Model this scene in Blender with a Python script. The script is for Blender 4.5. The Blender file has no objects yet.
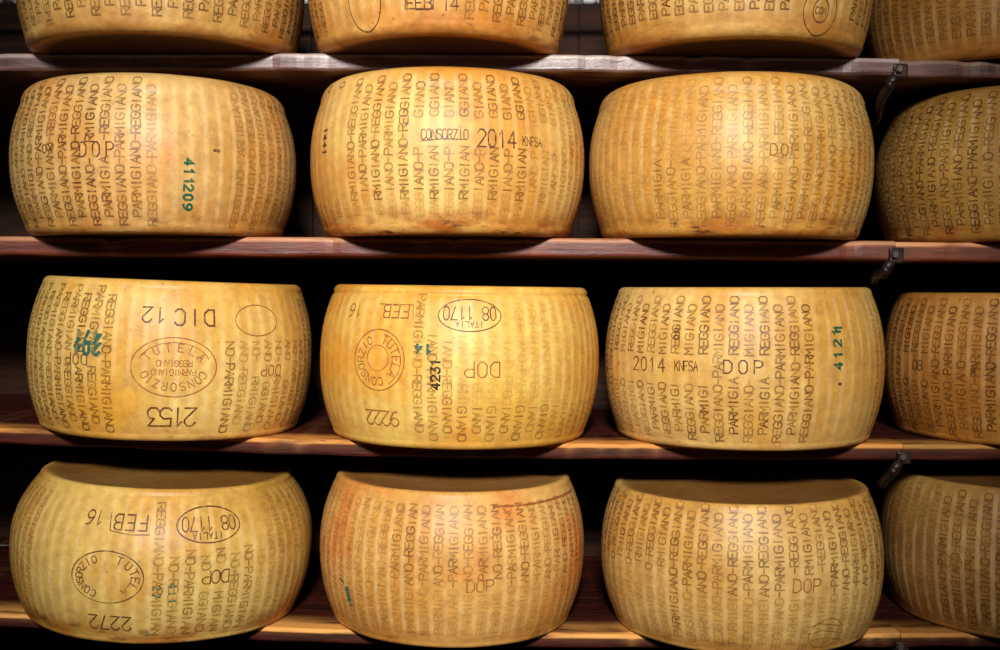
import bpy, math, random
import numpy as np
from mathutils import Vector

rnd = random.Random(7)
SC = bpy.context.scene
COL = SC.collection

# ------------------------------------------------------------------ camera
F = 1120.0                    # focal length for a 1000 px wide frame
CY, CZ = -1.685, 1.45         # viewer stands 1.7 m in front of the rack
PITCH = math.atan((325 - 288) / F)
PC, PS = math.cos(PITCH), math.sin(PITCH)
cam = bpy.data.cameras.new('camera')
cam.sensor_width = 36.0
cam.lens = 36.0 * F / 1000.0
cam.clip_start = 0.05
camo = bpy.data.objects.new('camera', cam)
COL.objects.link(camo)
camo.location = (0, CY, CZ)
camo.rotation_euler = (math.pi / 2 - PITCH, 0, 0)
SC.camera = camo


def ray(px, py):
    a, b = (px - 500) / F, (325 - py) / F
    return np.array([0, CY, CZ]), np.array([a, PC + b * PS, -PS + b * PC])


def on_y(px, py, Y):          # where a measured sight line meets the plane y = Y
    o, d = ray(px, py)
    return o + d * (Y - o[1]) / d[1]


# ------------------------------------------------------------------ helpers
def link(name, verts, faces, mats, parent=None, smooth=True, midx=None, attrs=None):
    me = bpy.data.meshes.new(name)
    me.from_pydata([tuple(v) for v in verts], [], faces)
    for m in mats:
        me.materials.append(m)
    if midx is not None:
        me.polygons.foreach_set('material_index', np.asarray(midx, dtype=np.int32))
    me.polygons.foreach_set('use_smooth', np.full(len(me.polygons), smooth, dtype=bool))
    for k, v in (attrs or {}).items():
        a = me.attributes.new(k, 'FLOAT', 'POINT')
        a.data.foreach_set('value', np.asarray(v, dtype=np.float32))
    me.update()
    o = bpy.data.objects.new(name, me)
    COL.objects.link(o)
    if parent is not None:
        o.parent = parent
    return o


def tag(o, label=None, cat=None, group=None, kind=None):
    for k, v in (('label', label), ('category', cat), ('group', group), ('kind', kind)):
        if v:
            o[k] = v
    return o


class NT:                     # small node-tree writer
    def __init__(self, name):
        self.m = bpy.data.materials.new(name)
        self.m.use_nodes = True
        self.t = self.m.node_tree
        self.b = self.t.nodes['Principled BSDF']

    def n(self, kind, **kw):
        x = self.t.nodes.new(kind)
        for k, v in kw.items():
            setattr(x, k, v)
        return x

    def to(self, sock, v):
        if isinstance(v, bpy.types.NodeSocket):
            self.t.links.new(v, sock)
        elif v is not None:
            if isinstance(v, tuple) and len(v) == 3 and sock.type == 'RGBA':
                v = v + (1,)
            sock.default_value = v

    def math(self, op, a, b=None, c=None, clamp=False):
        x = self.n('ShaderNodeMath', operation=op, use_clamp=clamp)
        self.to(x.inputs[0], a)
        self.to(x.inputs[1], b)
        self.to(x.inputs[2], c)
        return x.outputs[0]

    def mix(self, f, a, b, mode='MIX'):
        x = self.n('ShaderNodeMix', data_type='RGBA', blend_type=mode)
        self.to(x.inputs[0], f)
        self.to(x.inputs[6], a)
        self.to(x.inputs[7], b)
        return x.outputs[2]

    def ramp(self, v, lo, hi, smooth=True):
        x = self.n('ShaderNodeMapRange', interpolation_type='SMOOTHSTEP' if smooth else 'LINEAR')
        self.to(x.inputs[0], v)
        x.inputs[1].default_value = lo
        x.inputs[2].default_value = hi
        return x.outputs[0]

    def noise(self, vec, scale, detail=3.0, rough=0.55):
        x = self.n('ShaderNodeTexNoise')
        self.to(x.inputs['Vector'], vec)
        x.inputs['Scale'].default_value = scale
        x.inputs['Detail'].default_value = detail
        x.inputs['Roughness'].default_value = rough
        return x.outputs[0]

    def coords(self, off=(0, 0, 0), scale=(1, 1, 1)):
        tc = self.n('ShaderNodeTexCoord')
        mp = self.n('ShaderNodeMapping')
        self.t.links.new(tc.outputs['Object'], mp.inputs[0])
        mp.inputs['Location'].default_value = off
        mp.inputs['Scale'].default_value = scale
        return mp.outputs[0]

    def attr(self, name):
        return self.n('ShaderNodeAttribute', attribute_name=name).outputs['Fac']

    def bump(self, h, strength, dist):
        x = self.n('ShaderNodeBump')
        x.inputs['Strength'].default_value = strength
        x.inputs['Distance'].default_value = dist
        self.to(x.inputs['Height'], h)
        self.t.links.new(x.outputs[0], self.b.inputs['Normal'])


def srgb(r, g, b):
    f = lambda c: (c / 255 / 12.92) if c <= 10 else ((c / 255 + 0.055) / 1.055) ** 2.4
    return (f(r), f(g), f(b))


PITCHCOL = 0.0217             # spacing of the lettering columns round the rind


def rind_material(seed, light, mid, patch, patch_amt, stain, phase, lettering=None):
    n = NT('waxed_rind' if lettering is None else 'impressed_letter_rind')
    off = (seed * 3.1, seed * 1.7, seed * 0.9)
    p = n.coords(off)
    hg = n.attr('hgt')
    arc = n.attr('arc')
    big = n.noise(p, 5.0, 2.0)
    c = n.mix(n.ramp(big, 0.36, 0.64), light, mid)
    pa = n.noise(n.coords((seed * 1.3 + 5, seed, 2)), 7.0, 3.0)
    c = n.mix(n.math('MULTIPLY', n.ramp(pa, 0.50, 0.66), patch_amt), c, patch)
    # vertical ribs left by the mould: paler narrow bands between the lettering columns
    st = n.math('SINE', n.math('MULTIPLY_ADD', arc, 2 * math.pi / PITCHCOL, phase + math.pi / 2))
    band = n.ramp(st, 0.1, 0.95)
    area = n.math('MULTIPLY', n.ramp(hg, 0.03, 0.16), n.ramp(hg, 0.99, 0.88))
    bn = n.math('MULTIPLY', n.math('MULTIPLY', band, area), n.ramp(n.noise(p, 9.0, 2.0), 0.3, 0.6))
    c = n.mix(n.math('MULTIPLY', bn, 0.5), c, n.mix(0.5, c, (0.84, 0.68, 0.42)))
    dk = n.ramp(st, -0.2, -0.95)
    c = n.mix(n.math('MULTIPLY', n.math('MULTIPLY', n.math('MULTIPLY', dk, area), n.ramp(big, 0.62, 0.4)), 0.16), c, (0.34, 0.17, 0.045), 'MIX')
    # grime and butter-brown staining by the foot of the wheel, blotchy
    ns = n.noise(n.coords((seed, 2.2, seed * 2), (1, 1, 2.6)), 13.0, 4.0)
    foot = n.math('MULTIPLY', n.ramp(hg, 0.20, 0.03), n.ramp(ns, 0.36, 0.62))
    c = n.mix(n.math('MULTIPLY', foot, stain), c, srgb(150, 84, 26))
    ns2 = n.noise(n.coords((seed * 2, 1.2, seed), (1, 1, 3.0)), 24.0, 4.0)
    c = n.mix(n.math('MULTIPLY', n.math('MULTIPLY', n.ramp(hg, 0.17, 0.06), n.ramp(ns2, 0.58, 0.70)), stain), c, srgb(84, 44, 20))
    # pores and specks
    sp = n.noise(n.coords((seed * 4, 0, 1)), 85.0, 3.0, 0.6)
    c = n.mix(n.math('MULTIPLY', n.ramp(sp, 0.66, 0.76), 0.55), c, srgb(110, 70, 30))
    fine = n.noise(n.coords((seed, 5, 1)), 62.0, 5.0, 0.7)
    c = n.mix(0.36, c, n.mix(n.ramp(fine, 0.3, 0.7, False), srgb(160, 115, 55), srgb(255, 232, 180)), 'OVERLAY')
    c = n.mix(n.math('MULTIPLY', n.attr('facecap'), -0.95, clamp=True), c, n.mix(n.noise(p, 14.0, 4.0), srgb(48, 20, 9), srgb(70, 34, 14)))  # bottom face painted dark: underside shade put into the colour
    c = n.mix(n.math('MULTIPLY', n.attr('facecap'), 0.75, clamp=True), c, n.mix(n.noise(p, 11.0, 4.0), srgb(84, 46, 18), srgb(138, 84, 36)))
    if lettering is not None:
        lw = n.attr('wear')
        lc = n.mix(1.0, c, lettering, 'MULTIPLY')
        br = n.ramp(n.noise(n.coords((seed, 3, 3)), 160.0, 2.0), 0.30, 0.52)
        c = n.mix(n.math('MULTIPLY', lw, n.math('MULTIPLY_ADD', br, 0.45, 0.55)), c, lc)
    n.to(n.b.inputs['Base Color'], c)
    n.to(n.b.inputs['Roughness'], n.math('MULTIPLY_ADD', fine, 0.22, 0.34))
    n.b.inputs['Specular IOR Level'].default_value = 0.38
    n.b.inputs['Subsurface Weight'].default_value = 0.0
    hgt = n.math('ADD', n.math('MULTIPLY', n.math('MULTIPLY', n.math('MULTIPLY', st, area), n.ramp(pa, 0.35, 0.6)), 0.16),
                 n.math('ADD', n.math('MULTIPLY', fine, 1.1), n.math('MULTIPLY', big, 1.0)))
    n.bump(hgt, 0.55, 0.0016)
    return n.m


def ink(name, col, rough=0.5, patchy=0.45):
    n = NT(name)
    w = n.noise(n.coords(), 120.0, 2.0)
    c = n.mix(n.math('MULTIPLY', n.ramp(w, 0.45, 0.72), patchy), col, srgb(196, 150, 80))
    n.to(n.b.inputs['Base Color'], c)
    n.b.inputs['Roughness'].default_value = rough
    n.b.inputs['Specular IOR Level'].default_value = 0.3
    return n.m


M_STAMP = ink('burnt_stamp_brown', srgb(88, 52, 24), patchy=0.5)
M_FAINT = ink('faint_stamp_ochre', srgb(142, 92, 38), patchy=0.6)
M_RUST = ink('rust_stamp_brown', srgb(146, 84, 38), patchy=0.6)
M_GREEN = ink('green_food_ink', srgb(16, 84, 58), patchy=0.25)
M_TEAL = ink('teal_food_ink', srgb(44, 92, 76), patchy=0.5)
M_BLACK = ink('black_ink', srgb(40, 30, 16), patchy=0.25)

# ------------------------------------------------------------------ stroke font, 4 x 6 box
GL = {
 'A': [[(0, 0), (2, 6), (4, 0)], [(0.8, 2.2), (3.2, 2.2)]],
 'B': [[(0, 0), (0, 6), (2.8, 6), (3.8, 5.2), (3.8, 3.9), (2.8, 3.2), (0.1, 3.2)], [(2.8, 3.1), (4, 2.3), (4, 0.9), (2.8, 0), (0.1, 0)]],
 'C': [[(4, 5), (3, 6), (1.2, 6), (0, 4.8), (0, 1.2), (1.2, 0), (3, 0), (4, 1)]],
 'D': [[(0, 0), (0, 6), (2.4, 6), (4, 4.6), (4, 1.4), (2.4, 0), (0.1, 0)]],
 'E': [[(4, 6), (0, 6), (0, 0), (4, 0)], [(0.1, 3.1), (3, 3.1)]],
 'F': [[(4, 6), (0, 6), (0, 0)], [(0.1, 3.1), (3, 3.1)]],
 'G': [[(4, 5), (3, 6), (1.2, 6), (0, 4.8), (0, 1.2), (1.2, 0), (3, 0), (4, 1), (4, 2.8), (2.2, 2.8)]],
 'I': [[(2, 0), (2, 6)]],
 'K': [[(0, 0), (0, 6)], [(4, 6), (0.2, 2.6)], [(1.4, 3.6), (4, 0)]],
 'L': [[(0, 6), (0, 0), (4, 0)]],
 'M': [[(0, 0), (0, 6), (2, 2.4), (4, 6), (4, 0)]],
 'N': [[(0, 0), (0, 6), (4, 0), (4, 6)]],
 'O': [[(1.2, 0), (0, 1.3), (0, 4.7), (1.2, 6), (2.8, 6), (4, 4.7), (4, 1.3), (2.8, 0), (1.25, 0)]],
 'P': [[(0, 0), (0, 6), (2.8, 6), (4, 5.1), (4, 3.7), (2.8, 2.8), (0.1, 2.8)]],
 'R': [[(0, 0), (0, 6), (2.8, 6), (4, 5.1), (4, 3.8), (2.8, 3), (0.1, 3)], [(2, 2.9), (4, 0)]],
 'S': [[(4, 5.1), (3, 6), (1, 6), (0, 5), (0, 4), (1, 3.2), (3, 2.9), (4, 2.1), (4, 1), (3, 0), (1, 0), (0, 0.9)]],
 'T': [[(0, 6), (4, 6)], [(2, 5.9), (2, 0)]],
 'U': [[(0, 6), (0, 1.2), (1.2, 0), (2.8, 0), (4, 1.2), (4, 6)]],
 'X': [[(0, 0), (4, 6)], [(0, 6), (4, 0)]],
 'Z': [[(0, 6), (4, 6), (0, 0), (4, 0)]],
 '0': [[(1.3, 0), (0.2, 1.3), (0.2, 4.7), (1.3, 6), (2.7, 6), (3.8, 4.7), (3.8, 1.3), (2.7, 0), (1.35, 0)]],
 '1': [[(0.8, 4.6), (2.2, 6), (2.2, 0)]],
 '2': [[(0.1, 4.8), (1.2, 6), (2.9, 6), (4, 4.9), (4, 3.9), (0, 0), (4, 0)]],
 '3': [[(0, 6), (4, 6), (1.9, 3.6), (3.2, 3.4), (4, 2.4), (4, 1.1), (2.9, 0), (1, 0), (0, 1)]],
 '4': [[(3, 0), (3, 6), (0, 1.8), (4, 1.8)]],
 '5': [[(4, 6), (0.4, 6), (0.2, 3.4), (2.7, 3.6), (4, 2.5), (4, 1.1), (2.8, 0), (1, 0), (0, 0.8)]],
 '6': [[(3.6, 6), (1.6, 5.4), (0, 2.8), (0, 1.1), (1.2, 0), (2.8, 0), (4, 1.1), (4, 2.3), (2.8, 3.3), (1.1, 3.2), (0.1, 2.2)]],
 '7': [[(0, 6), (4, 6), (1.4, 0)]],
 '8': [[(1.2, 3.2), (0.2, 4), (0.2, 5.1), (1.2, 6), (2.8, 6), (3.8, 5.1), (3.8, 4), (2.8, 3.2), (1.2, 3.2), (0, 2.2), (0, 1), (1.2, 0), (2.8, 0), (4, 1), (4, 2.2), (2.8, 3.15)]],
 '9': [[(0.4, 0), (2.4, 0.6), (4, 3.2), (4, 4.9), (2.8, 6), (1.2, 6), (0, 4.9), (0, 3.7), (1.2, 2.7), (2.9, 2.8), (3.9, 3.8)]],
 '-': [[(0.6, 3), (3.4, 3)]], ' ': [],
}


# ------------------------------------------------------------------ a wheel of cheese
class Wheel:
    def __init__(self, row, col, xc, yc, R, zb, h, tilt, seed, rim=0.885, fil=0.011, ft=0.011):
        self.row, self.col, self.R, self.h, self.rim, self.fil, self.ft = row, col, R, h, rim, fil, ft
        self.base = np.array([xc, yc, zb])
        self.tilt = tilt
        self.lip = (row, col) == (3, 2)
        self.rimb = RIMB.get((row, col), rim)
        r = random.Random(seed * 13 + 5)
        self.lum = [(r.uniform(0.4, 1) * a, k, r.uniform(0, 6.28), r.uniform(-9, 9)) for a, k in
                    ((0.0012, 2), (0.0011, 3), (0.0008, 5), (0.0005, 9), (0.0004, 14))]
        self.rnd = r
        self.lv, self.lf, self.lw = [], [], []      # lettering verts, faces, wear

    def side(self, v):
        u = np.abs(2 * v / self.h - 1)
        k = np.where(np.asarray(v) < self.h / 2, 1 - self.rimb, 1 - self.rim)
        return self.R * (1 - k * np.clip(u, 0, 1) ** 2.2)

    def rad(self, th, v):
        vv = np.clip(v, self.fil, self.h - self.ft)
        r = self.side(vv)
        fl = np.where(v < self.h / 2, self.fil, self.ft)
        d = np.clip(np.abs(v - vv) / fl, 0, 1)
        r = r - fl * (1 - np.sqrt(np.clip(1 - d * d, 0, 1)))
        if self.lip:
            r = r - 0.0022 * np.exp(-((v - (self.h - 0.0135)) / 0.0022) ** 2)
        for a, k, ph, q in self.lum:
            r = r + a * np.sin(k * th + ph + q * v)
        return r

    def pos(self, s, v, off=0.0):
        s = np.asarray(s, float)
        v = np.asarray(v, float)
        th = s / self.R
        r = self.rad(th, v) + off
        return np.stack([r * np.sin(th), -r * np.cos(th), v + 0 * s], -1)

    def sv(self, px, py):     # the spot on this rind met by a measured sight line
        o, d = ray(px, py)
        o = o - self.base
        a = -self.tilt        # rotation about y
        ca, sa = math.cos(-a), math.sin(-a)
        rot = lambda p: np.array([p[0] * ca + p[2] * sa, p[1], -p[0] * sa + p[2] * ca])
        o, d = rot(o), rot(d)
        r = self.R
        for _ in range(12):
            A = d[0] ** 2 + d[1] ** 2
            B = o[0] * d[0] + o[1] * d[1]
            C = o[0] ** 2 + o[1] ** 2 - r * r
            t = (-B - math.sqrt(max(B * B - A * C, 0))) / A
            p = o + d * t
            v = min(max(p[2], 0.002), self.h - 0.002)
            r = float(self.side(v))
        return math.atan2(p[0], -p[1]) * self.R, v

    def ribbon(self, pts, w, off, V, Fc):
        # a narrow strip that hugs the rind along pts = [(s, v), ...]
        P = [np.array(pts[0], float)]
        for q in pts[1:]:
            q = np.array(q, float)
            L = np.linalg.norm(q - P[-1])
            k = max(1, int(L / 0.006))
            a = P[-1]
            for i in range(1, k + 1):
                P.append(a + (q - a) * i / k)
        P = np.array(P)
        if len(P) < 2:
            return 0
        D = np.diff(P, axis=0)
        D = D / (np.linalg.norm(D, axis=1)[:, None] + 1e-12)
        P[0] = P[0] - D[0] * w * 0.4
        P[-1] = P[-1] + D[-1] * w * 0.4
        N = np.stack([-D[:, 1], D[:, 0]], -1)
        nv = np.vstack([N[:1], (N[:-1] + N[1:]), N[-1:]])
        ln = np.linalg.norm(nv, axis=1)[:, None]
        nv = nv / np.maximum(ln, 1e-6)
        if len(D) > 1:
            cosh = np.ones(len(P))
            cosh[1:-1] = np.clip((nv[1:-1] * N[1:]).sum(1), 0.55, 1)
            nv = nv / cosh[:, None]
        A, B = P + nv * w / 2, P - nv * w / 2
        pa, pb = self.pos(A[:, 0], A[:, 1], off), self.pos(B[:, 0], B[:, 1], off)
        b = len(V)
        for i in range(len(P)):
            V.append(pa[i])
            V.append(pb[i])
        for i in range(len(P) - 1):
            Fc.append((b + 2 * i + 1, b + 2 * i + 3, b + 2 * i + 2, b + 2 * i))
        return 2 * len(P)

    def text(self, string, s, v, height, width, adv, rot, w, V, Fc, off=0.0004, wears=None, jit=0.0):
        # centre of the string at (s, v); rot is the writing direction
        c, sn = math.cos(rot), math.sin(rot)
        n = len(string)
        for i, ch in enumerate(string):
            x0 = (i - (n - 1) / 2) * adv
            j1, j2 = self.rnd.uniform(-jit, jit), self.rnd.uniform(-jit, jit)
            for k, st in enumerate(GL[ch]):
                pts = []
                for gx, gy in st:
                    x = x0 + (gx / 4 - 0.5) * width + j1
                    y = (gy / 6 - 0.5) * height + j2
                    pts.append((s + x * c - y * sn, v + x * sn + y * c))
                m = self.ribbon(pts, w * 1.15, off + k * 0.00006, V, Fc)
                if wears is not None:
                    wears[0].extend([wears[1](pts[0][0], pts[0][1], i)] * m)

    def stamp(self, name, mat, items):
        # items: closures that add ribbons; becomes a part of this wheel
        V, Fc = [], []
        for it in items:
            it(V, Fc)
        self.parts = getattr(self, 'parts', [])
        self.parts.append((name, V, Fc, mat))

    # ---- marks, placed at measured spots
    def t(self, string, px, py, hpx, adv_px, rot=0.0, w=0.0017, aspect=0.62):
        s, v = self.sv(px, py)
        k = 1.58 / F
        hh, aa = hpx * k, adv_px * k
        return lambda V, Fc: self.text(string, s, v, hh, hh * aspect, aa, rot, w, V, Fc)

    def oval(self, px, py, rx, ry, w=0.0016, gap=None):
        s, v = self.sv(px, py)
        k = 1.58 / F

        def f(V, Fc):
            g = gap or (0, 360)
            pts = [(s + rx * k * math.cos(math.radians(a)), v + ry * k * math.sin(math.radians(a)))
                   for a in np.linspace(g[0], g[1], 49)]
            self.ribbon(pts, w, 0.0004, V, Fc)
        return f

    def arc_text(self, string, px, py, rx, ry, a0, a1, hpx, w=0.0013):
        # letters following an ellipse, feet inward when a0 > a1 (clockwise)
        s, v = self.sv(px, py)
        k = 1.58 / F

        def f(V, Fc):
            for i, ch in enumerate(string):
                a = math.radians(a0 + (a1 - a0) * (i + 0.5) / len(string))
                x, y = rx * k * math.cos(a), ry * k * math.sin(a)
                tx, ty = -rx * math.sin(a), ry * math.cos(a)
                if a1 < a0:
                    tx, ty = -tx, -ty
                self.text(ch, s + x, v + y, hpx * k, hpx * k * 0.62, 0, math.atan2(ty, tx), w, V, Fc)
        return f

    def line(self, pxs, w=0.0016):
        sv = [self.sv(*p) for p in pxs]
        return lambda V, Fc: self.ribbon(sv, w, 0.0004, V, Fc)

    def columns(self, upright, strength, holes=(), v0=0.05, v1=0.955, smin=-0.42, smax=0.42, fades=(), phase=0.0):
        # PARMIGIANO-REGGIANO punched in columns all round the rind
        rects = []
        for (x0, y0, x1, y1) in holes:
            a, b = self.sv(x0, y0), self.sv(x1, y1)
            c, d = self.sv(x0, y1), self.sv(x1, y0)
            rects.append((min(a[0], c[0]), min(a[1], b[1], c[1], d[1]), max(b[0], d[0]), max(a[1], b[1], c[1], d[1])))
        fd = []
        for (x0, y0, x1, y1, f) in fades:
            a, b = self.sv(x0, y0), self.sv(x1, y1)
            fd.append((a[0], min(a[1], b[1]), b[0], max(a[1], b[1]), f))
        n0 = int(smin / PITCHCOL)
        n1 = int(smax / PITCHCOL)
        rot = math.pi / 2 if upright else -math.pi / 2
        span = (v1 - v0) * self.h
        adv = 0.0104
        for i in range(n0, n1 + 1):
            s = i * PITCHCOL - phase / (2 * math.pi) * PITCHCOL + PITCHCOL / 2
            txt = 'PARMIGIANO-REGGIANO' if i % 2 else 'REGGIANO-PARMIGIANO'
            vm = self.h * (v0 + v1) / 2 + (0.006 if i % 2 else -0.006)
            colw = self.rnd.uniform(0.72, 1.0)
            for k, ch in enumerate(txt):
                x = (k - 9) * adv
                v = vm + (x if upright else -x)
                if v < v0 * self.h or v > v1 * self.h:
                    continue
                if any(a - 0.003 < s < c + 0.003 and b < v < d for a, b, c, d in rects):
                    continue
                f = min(1.0, 1.25 * strength) * colw * self.rnd.uniform(0.65, 1.0)
                for a, b, c, d, q in fd:
                    if a < s < c and b < v < d:
                        f *= q
                if f < 0.08:
                    continue
                ff = f
                self.text(ch, s + self.rnd.uniform(-0.0006, 0.0006), v, 0.0126, 0.0089, 0, rot + self.rnd.uniform(-0.04, 0.04), 0.0019,
                          self.lv, self.lf, 0.0003, (self.lw, lambda *_: ff))

    def build(self, mats, label, group='cheese wheels ageing on the rack'):
        th = np.radians(np.concatenate([np.linspace(-110, 110, 301), np.linspace(110, 250, 91)[1:-1]]))
        fl, ft, h = self.fil, self.ft, self.h
        ph = np.radians(np.linspace(-90, 0, 8))
        vlo = fl * (1 + np.sin(ph))
        vmid = np.linspace(fl, h - ft, 110)
        vhi = h - ft * (1 + np.sin(ph))
        vall = np.concatenate([vlo[:-1], vmid, vhi[::-1][1:]])
        # bottom face, side, top face as rings (r factor, v, face flag)
        verts, arc, hg, fc = [], [], [], []
        n = len(th)
        for q in (0.02, 0.35, 0.7, 0.9):
            r = self.rad(th, np.full(n, 0.0)) * q
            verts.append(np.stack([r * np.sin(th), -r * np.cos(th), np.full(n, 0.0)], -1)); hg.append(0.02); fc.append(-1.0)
        for v in vall:
            r = self.rad(th, np.full(n, v))
            verts.append(np.stack([r * np.sin(th), -r * np.cos(th), np.full(n, v)], -1)); hg.append(v / h); fc.append(0.0)
        for q in (0.965, 0.9, 0.7, 0.35, 0.02):
            r = self.rad(th, np.full(n, h)) * q
            dz = -0.0025 * min(1, (1 - q) / 0.1)          # the face sits a little below its raised rim
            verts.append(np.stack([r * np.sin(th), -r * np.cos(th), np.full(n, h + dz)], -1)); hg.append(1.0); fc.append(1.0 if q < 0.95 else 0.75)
        m = len(verts)
        V = np.concatenate(verts)
        hgt = np.repeat(np.array(hg), n)
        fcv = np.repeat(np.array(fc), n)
        arcv = np.tile(th * self.R, m)
        faces = []
        for j in range(m - 1):
            a, b = j * n, (j + 1) * n
            for i in range(n):
                i2 = (i + 1) % n
                faces.append((a + i, a + i2, b + i2, b + i))
        faces.append(tuple(range(n - 1, -1, -1)))
        faces.append(tuple(range((m - 1) * n, m * n)))
        mi = [0] * len(faces)
        wear = np.zeros(len(V))
        if self.lv:
            b = len(V)
            L = np.array(self.lv)
            V = np.concatenate([V, L])
            faces += [tuple(x + b for x in f) for f in self.lf]
            mi += [1] * len(self.lf)
            ths = np.arctan2(L[:, 0], -L[:, 1])
            arcv = np.concatenate([arcv, ths * self.R])
            hgt = np.concatenate([hgt, L[:, 2] / h])
            fcv = np.concatenate([fcv, np.zeros(len(L))])
            wear = np.concatenate([wear, np.array(self.lw)])
        o = link('cheese_wheel', V, faces, mats, None, True, mi,
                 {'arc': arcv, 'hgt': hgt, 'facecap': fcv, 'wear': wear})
        o.location = self.base
        o.rotation_euler = (0, self.tilt, 0)
        tag(o, label, 'cheese', group)
        for name, PV, PF, mat in getattr(self, 'parts', []):
            link(name, PV, PF, [mat], o, True)
        self.o = o
        return o


# ------------------------------------------------------------------ shelf boards
SHELF_PX = {1: [(-60, 53), (300, 53), (600, 54), (885, 58), (1060, 60)],
            2: [(-60, 236), (300, 237), (600, 238), (885, 241), (1060, 242)],
            3: [(-60, 425.5), (310, 440), (600, 444), (885, 444), (1060, 444)],
            4: [(-60, 610), (310, 630), (600, 635), (885, 633.5), (1060, 633)]}
THICK = {1: 0.026, 2: 0.0285, 3: 0.0240, 4: 0.0215}
KN = {}
for k, v in SHELF_PX.items():
    pts = [on_y(x, y, 0) for x, y in v]
    KN[k] = (np.array([p[0] for p in pts]), np.array([p[2] for p in pts]))


def shelf_z(k, x):            # a sagging old board: gently smoothed height along its length
    xs, zs = KN[k]
    q = np.asarray(x, float)
    acc = 0
    for d, w in ((-0.16, 1), (-0.08, 2), (0, 3), (0.08, 2), (0.16, 1)):
        acc = acc + w * np.interp(q + d, xs, zs)
    return acc / 9.0


def wood(name, base, dark, worn, worn_amt, seed, rough=0.42, scratch=0.5, gloss=0.5):
    n = NT(name)
    p = n.coords((seed, seed * 2, 0), (3.0, 26.0, 40.0))
    g = n.noise(p, 3.0, 5.0, 0.6)
    c = n.mix(n.ramp(g, 0.3, 0.7), dark, base)
    b2 = n.noise(n.coords((seed * 3, 0, 1), (1.6, 8, 14)), 4.0, 4.0)
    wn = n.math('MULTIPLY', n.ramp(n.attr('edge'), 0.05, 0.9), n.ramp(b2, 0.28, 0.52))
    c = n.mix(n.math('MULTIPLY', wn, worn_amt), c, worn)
    sc = n.noise(n.coords((seed, 4, 2), (6, 30, 60)), 5.0, 4.0, 0.7)
    c = n.mix(n.math('MULTIPLY', n.ramp(sc, 0.58, 0.74), scratch), c, n.mix(0.5, worn, base))
    c = n.mix(n.math('MULTIPLY', n.ramp(sc, 0.40, 0.28), 0.6), c, dark)
    n.to(n.b.inputs['Base Color'], c)
    n.to(n.b.inputs['Roughness'], n.math('MULTIPLY_ADD', g, 0.25, rough))
    n.b.inputs['Specular IOR Level'].default_value = gloss
    n.bump(n.math('ADD', g, n.math('MULTIPLY', sc, 0.8)), 0.5, 0.0015)
    return n.m


def board(k, x0, x1, depth, mat, label, seed, dz=0.0, dy=0.0):
    r = random.Random(seed)
    T = THICK[k]
    nx = int((x1 - x0) / 0.012)
    # cross-section: rounded front nose, then top and underside running back
    ce = 0.0045
    prof = []                 # (y, z, edge wear plus lit-edge highlight put into the colour)
    for a in np.radians(np.linspace(-90, 0, 4)):
        prof.append((ce - ce * math.cos(a), -T + ce + ce * math.sin(a), 0.08))
    for t in (0.3, 0.55, 0.8):
        prof.append((0, -T + ce + (T - 2 * ce) * t, 0.05 + 0.2 * t))
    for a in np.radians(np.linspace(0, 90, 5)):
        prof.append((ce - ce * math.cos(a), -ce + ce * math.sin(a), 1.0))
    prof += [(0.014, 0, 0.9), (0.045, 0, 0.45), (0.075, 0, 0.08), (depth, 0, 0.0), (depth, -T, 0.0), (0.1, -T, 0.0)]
    ph = [r.uniform(0, 6.28) for _ in range(8)]
    nick = [(r.uniform(x0, x1), r.uniform(0.004, 0.012), r.uniform(0.0010, 0.0032)) for _ in range(int((x1 - x0) * 9))]
    V, E = [], []
    for i in range(nx + 1):
        x = x0 + (x1 - x0) * i / nx
        z = float(shelf_z(k, x)) + dz
        wob = 0.0012 * math.sin(9 * x + ph[0]) + 0.0008 * math.sin(23 * x + ph[1]) + 0.0005 * math.sin(61 * x + ph[2])
        bite = sum(d * math.exp(-((x - q) / wd) ** 2) for q, wd, d in nick)
        for (y, zz, e) in prof:
            top = 1.0 if zz > -T * 0.45 else 0.0
            front = 1.0 if y < 0.006 else 0.0
            V.append((x, y + dy + front * (wob + bite * (0.6 + 0.4 * top)), z + zz - (bite * 0.6 if (front and top) else 0)
                      + (0.0006 * math.sin(41 * x + ph[3]) if not top and front else 0)))
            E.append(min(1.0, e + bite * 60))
    m = len(prof)
    Fc = []
    for i in range(nx):
        for j in range(m):
            j2 = (j + 1) % m
            a, b = i * m, (i + 1) * m
            Fc.append((a + j, b + j, b + j2, a + j2))
    Fc.append(tuple(range(m)))
    Fc.append(tuple(nx * m + j for j in range(m - 1, -1, -1)))
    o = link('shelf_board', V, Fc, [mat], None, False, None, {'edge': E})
    return tag(o, label, 'shelf')


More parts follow.
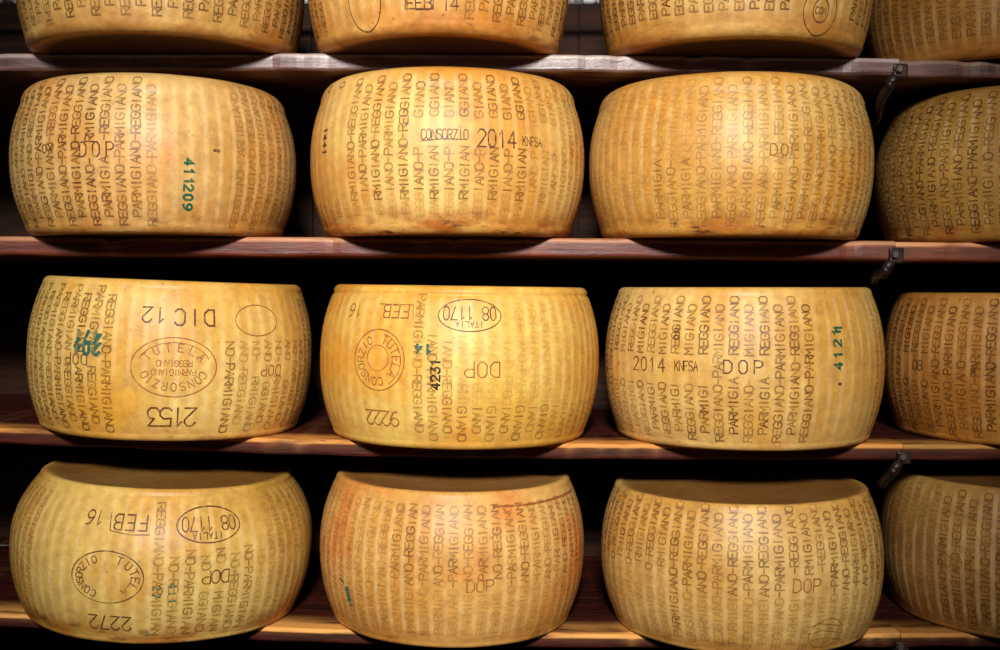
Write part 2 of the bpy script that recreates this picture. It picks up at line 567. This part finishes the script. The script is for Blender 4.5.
WD = {1: wood('weathered_grey_red_board', srgb(112, 76, 70), srgb(64, 34, 30), srgb(178, 160, 152), 0.75, 1.0, 0.28, gloss=0.8),
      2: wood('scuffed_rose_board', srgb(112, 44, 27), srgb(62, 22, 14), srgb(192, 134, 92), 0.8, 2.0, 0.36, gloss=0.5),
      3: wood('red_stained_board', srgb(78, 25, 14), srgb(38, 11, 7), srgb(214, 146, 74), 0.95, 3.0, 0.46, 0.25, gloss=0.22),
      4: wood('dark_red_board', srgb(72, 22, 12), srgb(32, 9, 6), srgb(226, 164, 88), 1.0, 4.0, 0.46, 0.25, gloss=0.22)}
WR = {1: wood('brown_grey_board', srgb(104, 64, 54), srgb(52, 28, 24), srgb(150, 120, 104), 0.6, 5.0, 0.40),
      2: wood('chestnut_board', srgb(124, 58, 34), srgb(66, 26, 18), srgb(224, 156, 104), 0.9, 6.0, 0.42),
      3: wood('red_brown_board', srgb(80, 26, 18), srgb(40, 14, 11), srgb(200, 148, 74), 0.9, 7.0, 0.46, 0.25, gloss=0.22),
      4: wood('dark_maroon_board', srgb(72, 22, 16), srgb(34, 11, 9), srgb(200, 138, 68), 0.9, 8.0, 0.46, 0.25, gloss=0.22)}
LAB_L = {1: 'long grey-pink scuffed shelf board, the topmost one, under the cut-off row of wheels',
         2: 'long rose-brown shelf board, second from the top, left of its iron bracket',
         3: 'long red-brown shelf board with tan worn edge, third from the top, left of its bracket',
         4: 'long dark red shelf board with bright worn edge at the bottom of the rack'}
LAB_R = {1: 'short brown-grey shelf board at the top right corner, right of the topmost bracket',
         2: 'short chestnut shelf board at the right edge, second from the top',
         3: 'short red-brown shelf board at the right edge, third from the top',
         4: 'short maroon shelf board at the right edge, lowest in the rack'}
DEPTH = 0.50
JX = {}
for k in (1, 2, 3, 4):
    JX[k] = on_y({1: 897, 2: 895, 3: 905, 4: 905}[k], 300, 0)[0]
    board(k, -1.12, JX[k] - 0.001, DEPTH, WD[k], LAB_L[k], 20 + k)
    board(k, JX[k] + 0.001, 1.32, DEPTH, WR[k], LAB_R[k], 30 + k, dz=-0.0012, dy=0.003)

# ------------------------------------------------------------------ the cheese wheels
W = {}
#            xc     yc     R      h      seed
SPEC = {(1, 1): (-0.515, .050, .2135, .235), (1, 2): (-0.093, .045, .1980, .235), (1, 3): (0.357, .052, .2055, .235), (1, 4): (0.822, .150, .218, .232),
        (2, 1): (-0.539, .088, .2140, .2290), (2, 2): (-0.082, .088, .2130, .2390), (2, 3): (0.358, .088, .2175, .2340), (2, 4): (0.852, .145, .231, .234),
        (3, 1): (-0.527, .110, .2195, .2320), (3, 2): (-0.065, .105, .2210, .2350), (3, 3): (0.387, .110, .2183, .2360), (3, 4): (0.858, .145, .220, .2290),
        (4, 1): (-0.538, .092, .2300, .2190), (4, 2): (-0.078, .105, .2100, .2270), (4, 3): (0.381, .088, .2185, .2170), (4, 4): (0.850, .135, .218, .2270)}
RIM = {(4, 1): 0.80, (4, 2): 0.865, (2, 1): 0.84, (2, 2): 0.85, (2, 3): 0.86, (2, 4): 0.80, (1, 2): 0.88}
RIMB = {(1, 1): 0.91, (1, 2): 0.90, (1, 3): 0.90, (4, 1): 0.88, (4, 2): 0.88, (2, 1): 0.865, (2, 2): 0.875, (2, 3): 0.885, (2, 4): 0.885}
for (r, c), (xc, yc, R, h) in SPEC.items():
    xs = np.linspace(xc - 0.15, xc + 0.15, 31)
    zz = shelf_z(r, xs)
    sl, b = np.polyfit(xs - xc, zz, 1)
    zb = b + float(np.max(zz - (sl * (xs - xc) + b))) + 0.0006
    if c == 4:
        zb -= 0.0012
    ft = 0.044 if (r, c) == (2, 4) else 0.034 if r == 2 else 0.008 if r == 4 else 0.011
    W[r, c] = Wheel(r, c, xc, yc, R, zb, h, -math.atan(sl), r * 4 + c, RIM.get((r, c), 0.885), 0.016 if r <= 2 else 0.008 if r == 4 else 0.011, ft)

Q = math.pi
T = lambda r, c: W[r, c]

w = T(1, 1)
w.columns(True, 0.75, v0=0.10, phase=1.0)
w = T(1, 2)
w.columns(True, 0.7, holes=[(335, -40, 390, 60), (396, -40, 465, 60)], v0=0.10)
w.stamp('round_seal', M_STAMP, [w.oval(363, 3, 20, 27)])
w.stamp('month_stamp', M_STAMP, [w.t('FEB', 419, 3, 12, 9), w.line([(405, 9), (405, -6), (433, -6), (433, 9), (405, 9)])])
w.stamp('year_stamp', M_STAMP, [w.t('14', 450, 3, 13, 9)])
w = T(1, 3)
w.columns(True, 0.8, holes=[(798, -40, 840, 60)], v0=0.12)
w.stamp('round_seal', M_STAMP, [w.oval(820, 9, 21, 23), w.oval(820, 9, 10, 11), w.t('CON', 820, 9, 6, 5, w=0.0011)])
w = T(1, 4)
w.columns(True, 0.5, v0=0.12)

w = T(2, 1)
w.columns(True, 0.85, holes=[(76, 140, 110, 158), (160, 50, 222, 260)], fades=[(150, 60, 300, 240, 0.55)])
w.stamp('letter_stamp', M_STAMP, [w.t('DOP', 95, 149, 14, 14, aspect=0.5, w=0.0019)])
w.stamp('letter_stamp', M_STAMP, [w.t('OX', 47, 149, 8, 8)])
w.stamp('ink_code', M_GREEN, [w.t('411', 189, 171, 9, 9.5, -Q / 2, w=0.0030)])
w.stamp('ink_code', M_GREEN, [w.t('209', 188, 197, 9, 9.5, -Q / 2, w=0.0030)])
w.stamp('ink_spot', M_STAMP, [w.line([(214, 150), (218, 150.5)], 0.004)])
w = T(2, 2)
w.columns(True, 0.72, holes=[(310, 100, 345, 200), (415, 125, 560, 148)], fades=[(520, 60, 590, 240, 0.5), (310, 205, 590, 240, 0.3)])
w.stamp('ink_code', M_BLACK, [w.t('1441', 325, 142, 7, 7.5, -Q / 2, w=0.0026)])
w.stamp('consortium_stamp', M_STAMP, [w.t('CONSORZIO', 444, 134, 10, 5.3, w=0.0013, aspect=0.42), w.line([(420, 141), (444, 138.5), (467, 139)], 0.0012)])
w.stamp('year_stamp', M_STAMP, [w.t('2014', 497, 138, 17, 10.8, w=0.0021, aspect=0.5)])
w.stamp('dairy_code', M_STAMP, [w.t('KNFSA', 532, 141, 9, 5, w=0.0012, aspect=0.42)])
w = T(2, 3)
w.columns(True, 0.5, fades=[(590, 60, 690, 160, 0.4), (590, 160, 660, 240, 0.35)], phase=1.5)
w.stamp('letter_stamp', M_FAINT, [w.t('DOP', 783, 149, 11, 11)])
w = T(2, 4)
w.columns(True, 0.8, phase=2.0)

w = T(3, 1)
w.columns(False, 0.95, holes=[(126, 265, 208, 460), (220, 265, 277, 330), (54, 357, 86, 370), (250, 355, 282, 368)], fades=[(218, 300, 320, 440, 0.7)])
w.stamp('month_stamp', M_STAMP, [w.t('DIC', 185, 313, 16, 15, Q, w=0.0024)])
w.stamp('year_stamp', M_STAMP, [w.t('12', 144, 313, 15, 13, Q, w=0.0022)])
w.stamp('oval_seal', M_RUST, [w.oval(168, 364, 42, 30), w.oval(168, 364, 36, 25, 0.0011, (20, 160)),
                              w.arc_text('CONSORZIO', 168, 364, 31, 20, 345, 195, 8),
                              w.arc_text('TUTELA', 168, 364, 31, 20, 160, 20, 8),
                              w.t('PARMIGIANO', 168, 369, 6, 4.4, Q, w=0.001), w.t('REGGIANO', 168, 360, 6, 4.4, Q, w=0.001)])
w.stamp('serial_number', M_STAMP, [w.t('2153', 170, 414, 19, 12.5, Q, w=0.0022)])
w.stamp('letter_stamp', M_STAMP, [w.t('DOP', 70, 363, 11, 10.5, Q)])
w.stamp('letter_stamp', M_RUST, [w.t('DOP', 266, 361, 11, 10, Q)])
w.stamp('ink_code', M_TEAL, [w.t('471', 80, 340, 11, 11.5, Q, w=0.0046), w.t('204', 80, 352, 11, 11.5, Q, w=0.0046)])
w.stamp('oval_stamp', M_FAINT, [w.oval(248, 312, 27, 16)])
w = T(3, 2)
w.columns(False, 0.55, holes=[(322, 276, 412, 460), (428, 276, 503, 334), (458, 360, 502, 379)], fades=[(455, 290, 600, 390, 0.35), (540, 290, 600, 450, 0.6)])
w.stamp('month_stamp', M_RUST, [w.t('FEB', 392, 313, 13, 11, Q), w.line([(376, 306), (409, 306), (409, 322)], 0.0013)])
w.stamp('year_stamp', M_FAINT, [w.t('16', 352, 313, 13, 11, Q)])
w.stamp('oval_stamp', M_STAMP, [w.oval(466, 315, 33, 16), w.t('08 1170', 466, 313, 13, 8.2, Q, w=0.0016, aspect=0.5), w.t('ITALIA', 466, 324, 5.5, 5, Q, w=0.0011)])
w.stamp('round_seal', M_RUST, [w.oval(375, 362, 31, 31), w.oval(375, 362, 27, 27, 0.0011, (-60, 70)),
                               w.arc_text('TUTELA', 375, 362, 22, 22, 80, -50, 9), w.arc_text('CONSORZIO', 375, 362, 22, 22, 290, 110, 8),
                               w.oval(375, 360, 13, 13, 0.0012)])
w.stamp('letter_stamp', M_FAINT, [w.t('DOP', 480, 369, 15, 13, Q)])
w.stamp('serial_number', M_RUST, [w.t('9222', 381, 420, 15, 10.5, Q, w=0.0019)])
w.stamp('ink_code', M_BLACK, [w.t('4231', 433, 375, 9, 8, Q / 2, w=0.0026)])
w.stamp('ink_smudge', M_TEAL, [w.t('14', 420, 350, 8, 10, Q, w=0.0042)])
w = T(3, 3)
w.columns(True, 0.95, holes=[(612, 355, 702, 374), (722, 358, 770, 375), (815, 270, 856, 470)], fades=[(600, 380, 660, 450, 0.6), (856, 280, 890, 450, 0.6)], phase=0.8)
w.stamp('year_stamp', M_STAMP, [w.t('2014', 648, 364, 14, 12, w=0.0019, aspect=0.55)])
w.stamp('dairy_code', M_STAMP, [w.t('KNFSA', 686, 366, 10, 5.2, w=0.0013, aspect=0.42)])
w.stamp('letter_stamp', M_STAMP, [w.t('DOP', 743, 367, 13, 15, w=0.0019)])
w.stamp('ink_code', M_GREEN, [w.t('4121', 838, 349, 10, 11.5, Q / 2, w=0.0030), w.t('1', 838, 328, 10, 10, Q / 2, w=0.0030)])
w.stamp('ink_spot', M_BLACK, [w.line([(839, 384), (841, 384)], 0.004)])
w.stamp('ink_code', M_BLACK, [w.t('ON', 677, 334, 6, 7, Q / 2)])
w = T(3, 4)
w.columns(True, 0.75, holes=[(906, 356, 930, 374)], phase=0.4)
w.stamp('letter_stamp', M_STAMP, [w.t('08', 917, 365, 11, 8)])
w.stamp('letter_stamp', M_STAMP, [w.t('9', 973, 371, 6, 6)])

w = T(4, 1)
w.columns(False, 0.62, holes=[(50, 470, 140, 660), (158, 470, 234, 536), (192, 559, 224, 576)], fades=[(225, 490, 320, 640, 0.45), (0, 490, 52, 640, 0.6)])
w.stamp('month_stamp', M_STAMP, [w.t('FEB', 117, 522, 14, 13, Q, w=0.0019), w.line([(137, 532), (117, 534), (97, 532), (97, 515)], 0.0014)])
w.stamp('year_stamp', M_STAMP, [w.t('16', 81, 521, 13, 10, Q)])
w.stamp('oval_stamp', M_STAMP, [w.oval(196, 516, 34, 17, 0.0019), w.t('08 1170', 196, 515, 13, 8.4, Q, w=0.0017, aspect=0.55), w.t('ITALIA', 196, 527, 6, 5.5, Q, w=0.0013)])
w.stamp('round_seal', M_STAMP, [w.oval(98, 579, 37, 26, 0.0017, (-75, 185)), w.oval(98, 579, 37, 26, 0.0010, (185, 285)),
                                w.arc_text('TUTELA', 98, 579, 29, 19, 75, -60, 8), w.arc_text('CONSORZIO', 98, 579, 29, 19, 250, 110, 7)])
w.stamp('serial_number', M_STAMP, [w.t('2272', 107, 624, 15, 12, Q, w=0.0020)])
w.stamp('letter_stamp', M_STAMP, [w.t('DOP', 208, 567, 13, 9.5, Q, w=0.0016)])
w.stamp('ink_smudge', M_TEAL, [w.t('411', 166, 588, 7, 8, -Q / 2, w=0.0018), w.t('27', 150, 588, 7, 8, -Q / 2, w=0.0016)])
w = T(4, 2)
w.columns(True, 0.62, v0=0.08, v1=0.94, holes=[(462, 578, 494, 593)], fades=[(390, 585, 590, 660, 0.4), (310, 470, 390, 650, 0.55), (560, 470, 600, 650, 0.4)], phase=0.5)
w.stamp('letter_stamp', M_FAINT, [w.t('DOP', 478, 585, 12, 10)])
w.stamp('ink_smudge', M_TEAL, [w.line([(345, 593), (349, 607)], 0.011)])
w.stamp('ink_smudge', M_BLACK, [w.line([(338, 582), (341, 586)], 0.003)])
w.stamp('rim_crack', M_RUST, [w.line([(488, 505), (520, 502), (545, 496), (566, 486)], 0.0032)])
w = T(4, 3)
w.columns(True, 0.72, v0=0.05, v1=0.985, holes=[(790, 578, 826, 594)], fades=[(596, 540, 680, 660, 0.35), (680, 590, 890, 660, 0.45)])
w.stamp('letter_stamp', M_FAINT, [w.t('DOP', 808, 586, 13, 11, -0.05)])
w.stamp('round_seal', M_FAINT, [w.oval(826, 634, 22, 16, 0.0013), w.line([(808, 628), (820, 624), (840, 626)], 0.0013), w.line([(808, 635), (822, 631), (842, 633)], 0.0013), w.line([(810, 641), (824, 638), (840, 640)], 0.0013)])
w = T(4, 4)
w.columns(True, 0.6, fades=[(880, 470, 940, 650, 0.5)])
w.stamp('letter_stamp', M_FAINT, [w.t('DOP', 958, 563, 13, 12)])

LAB = {
 (1, 1): 'golden cheese wheel on the top shelf, leftmost, only its lower rind and dark underside showing',
 (1, 2): 'orange-gold cheese wheel on the top shelf with a ring stamp and a boxed month stamp',
 (1, 3): 'pale gold cheese wheel on the top shelf with a small double ring stamp at right',
 (1, 4): 'shaded cheese wheel at the top right corner on the top shelf',
 (2, 1): 'tan cheese wheel with a vertical green ink code on its right side, second row',
 (2, 2): 'orange-gold cheese wheel stamped 2014 in large digits high in the second row',
 (2, 3): 'pale smooth gold cheese wheel with faint lettering beside the iron bracket, second row',
 (2, 4): 'shaded olive-tan cheese wheel cut by the right edge of the frame, second row',
 (3, 1): 'golden cheese wheel with a large oval seal above the number 2153, third row',
 (3, 2): 'bright yellow cheese wheel with a round rust seal and small oval stamp, third row',
 (3, 3): 'golden cheese wheel with dense lettering, DOP stamp and green ink code, third row',
 (3, 4): 'shaded brown-gold cheese wheel cut by the right edge of the frame, third row',
 (4, 1): 'yellow-olive cheese wheel with FEB 16 and oval 08 1170 stamp, bottom row',
 (4, 2): 'pinkish orange cheese wheel with a cracked top rim and dark smudge, bottom row',
 (4, 3): 'sandy gold cheese wheel with worn lettering and brown top, third from left in bottom row',
 (4, 4): 'shaded cheese wheel cut by the right edge of the frame, bottom row',
}
#        light               mid                 patch          patch amt, stain
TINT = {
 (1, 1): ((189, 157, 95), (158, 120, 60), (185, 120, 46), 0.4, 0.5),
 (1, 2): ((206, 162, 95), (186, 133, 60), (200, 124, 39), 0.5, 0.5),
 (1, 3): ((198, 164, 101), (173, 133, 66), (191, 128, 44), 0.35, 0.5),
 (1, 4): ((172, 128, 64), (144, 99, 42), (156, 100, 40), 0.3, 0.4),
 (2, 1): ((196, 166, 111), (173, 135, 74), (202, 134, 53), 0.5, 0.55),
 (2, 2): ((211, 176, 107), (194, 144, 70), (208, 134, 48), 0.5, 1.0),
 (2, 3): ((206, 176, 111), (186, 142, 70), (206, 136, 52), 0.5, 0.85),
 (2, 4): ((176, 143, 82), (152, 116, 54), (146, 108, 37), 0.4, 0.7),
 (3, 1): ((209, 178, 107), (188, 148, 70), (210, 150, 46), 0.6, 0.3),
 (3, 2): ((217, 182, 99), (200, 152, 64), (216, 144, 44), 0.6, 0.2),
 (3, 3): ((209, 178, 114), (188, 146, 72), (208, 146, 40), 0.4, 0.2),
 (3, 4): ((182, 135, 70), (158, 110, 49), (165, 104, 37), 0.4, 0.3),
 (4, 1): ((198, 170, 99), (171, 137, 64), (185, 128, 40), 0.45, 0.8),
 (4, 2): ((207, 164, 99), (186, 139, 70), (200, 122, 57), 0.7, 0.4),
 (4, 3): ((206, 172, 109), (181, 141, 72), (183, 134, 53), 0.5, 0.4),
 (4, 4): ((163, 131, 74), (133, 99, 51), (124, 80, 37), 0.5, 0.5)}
PHASE = {}
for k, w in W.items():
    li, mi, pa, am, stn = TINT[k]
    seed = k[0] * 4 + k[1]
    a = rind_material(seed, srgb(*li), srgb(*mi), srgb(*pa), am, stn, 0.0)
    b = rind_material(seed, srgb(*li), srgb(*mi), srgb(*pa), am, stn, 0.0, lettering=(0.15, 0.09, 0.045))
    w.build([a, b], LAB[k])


# ------------------------------------------------------------------ rack posts, iron brackets, back wall
def box_mesh(x0, x1, y0, y1, z0, z1, bev=0.003):
    import bmesh
    bm = bmesh.new()
    bmesh.ops.create_cube(bm, size=1.0)
    for v in bm.verts:
        v.co = Vector(((x0 + x1) / 2 + v.co.x * (x1 - x0), (y0 + y1) / 2 + v.co.y * (y1 - y0), (z0 + z1) / 2 + v.co.z * (z1 - z0)))
    if bev:
        bmesh.ops.bevel(bm, geom=list(bm.edges), offset=bev, segments=2, affect='EDGES', profile=0.6)
    V = [tuple(v.co) for v in bm.verts]
    bm.verts.index_update()
    Fc = [tuple(v.index for v in f.verts) for f in bm.faces]
    bm.free()
    return V, Fc


def merge(*ms):
    V, Fc = [], []
    for v, f in ms:
        b = len(V)
        V += list(v)
        Fc += [tuple(i + b for i in q) for q in f]
    return V, Fc


def tube(pts, rad, n=12):
    pts = [Vector(p) for p in pts]
    V, Fc = [], []
    for i, p in enumerate(pts):
        t = (pts[min(i + 1, len(pts) - 1)] - pts[max(i - 1, 0)]).normalized()
        a = t.cross(Vector((1, 0, 0.01))).normalized()
        b = t.cross(a).normalized()
        r = rad[i] if isinstance(rad, (list, tuple)) else rad
        for k in range(n):
            an = 2 * math.pi * k / n
            V.append(tuple(p + a * r * math.cos(an) + b * r * math.sin(an)))
    for i in range(len(pts) - 1):
        for k in range(n):
            k2 = (k + 1) % n
            Fc.append((i * n + k, i * n + k2, (i + 1) * n + k2, (i + 1) * n + k))
    Fc.append(tuple(range(n - 1, -1, -1)))
    Fc.append(tuple((len(pts) - 1) * n + k for k in range(n)))
    return V, Fc


def iron(name, col, rough, metal):
    n = NT(name)
    w = n.noise(n.coords(), 60.0, 4.0)
    n.to(n.b.inputs['Base Color'], n.mix(n.ramp(w, 0.4, 0.65), col, srgb(60, 38, 32)))
    n.b.inputs['Roughness'].default_value = rough
    n.b.inputs['Metallic'].default_value = metal
    n.bump(w, 0.5, 0.001)
    return n.m


M_IRON = iron('blackened_iron', srgb(26, 23, 22), 0.45, 0.5)
M_BOLT = iron('worn_bolt_steel', srgb(120, 108, 100), 0.35, 0.7)
M_RAIL = iron('grey_galvanised_steel', srgb(170, 172, 176), 0.5, 0.2)
M_PLANK = wood('dark_brown_plank', srgb(62, 34, 20), srgb(28, 15, 9), srgb(70, 40, 24), 0.2, 9.0, 0.6, gloss=0.2)
M_POST = wood('dark_post_timber', srgb(46, 30, 22), srgb(22, 14, 10), srgb(60, 40, 28), 0.2, 10.0, 0.6)

for nm, x, lab in (('rack_post', 0.645, 'dark timber rack post standing behind the iron brackets at right'),):
    v, f = box_mesh(x - 0.028, x + 0.028, DEPTH + 0.002, DEPTH + 0.05, 0.0, 2.25)
    tag(link(nm, v, f, [M_POST], None, False), lab, 'post')

BR_LAB = {1: 'dark iron shelf bracket at the board joint of the topmost shelf, right side',
          2: 'dark iron shelf bracket at the board joint of the second shelf from the top',
          3: 'dark iron shelf bracket at the board joint of the third shelf from the top',
          4: 'dark iron shelf bracket on the lowest shelf, cut by the bottom edge of the frame'}
for k in (1, 2, 3, 4):
    x = JX[k]
    zt = float(shelf_z(k, x))
    Tk = THICK[k]
    root = bpy.data.objects.new('shelf_bracket', None)
    COL.objects.link(root)
    root.location = (x, 0, zt - Tk)
    tag(root, BR_LAB[k], 'bracket', 'iron shelf brackets at the board joints')
    v, f = box_mesh(-0.012, 0.009, -0.011, -0.005, -0.005, Tk - 0.010, 0.0025)
    link('clamp_plate', v, f, [M_IRON], root, False)
    bolt = tube([(-0.006, -0.018, Tk * 0.28), (-0.006, -0.016, Tk * 0.28), (-0.006, -0.010, Tk * 0.28)], [0.0045, 0.006, 0.0062], 8)
    link('bolt', *bolt, [M_BOLT], root, False)
    # hooked arm: curls off the plate, drops and runs back under the board
    az = 0.62 if k == 2 else 1.0
    arm = tube([(q[0], q[1], q[2] * (az if q[1] > 0.0 else 1)) for q in [(-0.010, -0.013, -0.002), (-0.016, -0.010, -0.012), (-0.020, -0.002, -0.022), (-0.0225, 0.015, -0.034), (-0.019, 0.035, -0.044),
                (-0.010, 0.06, -0.050), (-0.001, 0.10, -0.054), (0.004, 0.16, -0.058), (0.030, 0.36, -0.066), (0.035, DEPTH, -0.070)]],
               [0.007, 0.0075, 0.0075, 0.007, 0.006, 0.005, 0.005, 0.005, 0.006, 0.006], 10)
    link('hooked_arm', *arm, [M_IRON], root, True)
    kn = tube([(-0.017, -0.017, -0.012), (-0.018, -0.014, -0.014), (-0.019, -0.005, -0.018)], [0.004, 0.008, 0.006], 10)
    link('knuckle', *kn, [M_IRON], root, True)

# back wall of upright planks behind the rack
for (ax, ay, xa, xb, lab) in ((580, 1.5, -1.12, 1.3, 'grey steel rail running behind the topmost row of wheels'),
                              (4, 548, -1.12, -0.74, 'pale steel rail stub behind the left end of the bottom row')):
    p = on_y(ax, ay, 0.43)
    rl = tube([(xa, 0.43, p[2]), (xa + 0.01, 0.43, p[2]), (xb - 0.01, 0.43, p[2]), (xb, 0.43, p[2])], [0.004, 0.006, 0.006, 0.004], 12)
    tag(link('rack_rail', *rl, [M_RAIL], None, True), lab, 'rail')
px_ = -1.9
parts = []
rr = random.Random(3)
while px_ < 2.1:
    wd = rr.uniform(0.10, 0.15)
    dy = rr.uniform(0, 0.006)
    parts.append(box_mesh(px_, px_ + wd - 0.003, DEPTH + 0.055 + dy, DEPTH + 0.08, 0.0, 2.9, 0.002))
    px_ += wd
parts.append(box_mesh(-1.9, 2.1, DEPTH + 0.068, DEPTH + 0.10, 0.0, 2.9, 0))
v, f = merge(*parts)
tag(link('wall_back', v, f, [M_PLANK], None, False), 'dark brown plank wall behind the cheese rack', None, None, 'structure')
n = NT('stone_floor')
n.to(n.b.inputs['Base Color'], n.mix(n.noise(n.coords(), 6.0), srgb(52, 44, 38), srgb(74, 64, 56)))
n.b.inputs['Roughness'].default_value = 0.7
v, f = box_mesh(-3, 3, -4.5, DEPTH + 0.09, -0.05, 0.0, 0)
tag(link('floor', v, f, [n.m], None, False), 'stone floor in front of the rack', None, None, 'structure')

# ------------------------------------------------------------------ light
def area(name, loc, target, sx, sy, power, col=(1, 1, 1)):
    L = bpy.data.lights.new(name, 'AREA')
    L.shape = 'RECTANGLE'
    L.size, L.size_y = sx, sy
    L.energy = power
    L.color = col
    o = bpy.data.objects.new(name, L)
    COL.objects.link(o)
    o.location = loc
    o.rotation_euler = (Vector(target) - Vector(loc)).to_track_quat('-Z', 'Y').to_euler()
    return o


sp = bpy.data.lights.new('front_spot', 'SPOT')
sp.energy = 880
sp.color = (1.0, 0.955, 0.89)
sp.spot_size = math.radians(35)
sp.spot_blend = 1.0
sp.shadow_soft_size = 0.22
so = bpy.data.objects.new('front_spot', sp)
COL.objects.link(so)
so.location = (-0.05, -3.4, 2.8)
so.rotation_euler = (Vector((-0.10, 0, 1.44)) - so.location).to_track_quat('-Z', 'Y').to_euler()
area('daylight_window', (-0.3, -4.6, 3.3), (0, 0, 1.5), 2.4, 0.9, 14, (0.90, 0.95, 1.0))

wd_ = bpy.data.worlds.new('world')
SC.world = wd_
wd_.use_nodes = True
wd_.node_tree.nodes['Background'].inputs[0].default_value = (0.9, 0.95, 1.0, 1)
wd_.node_tree.nodes['Background'].inputs[1].default_value = 0.008

SC.view_settings.view_transform = 'Standard'
SC.view_settings.look = 'None'
SC.view_settings.gamma = 1.0
SC.view_settings.use_curve_mapping = False
SC.view_settings.exposure = 0.0
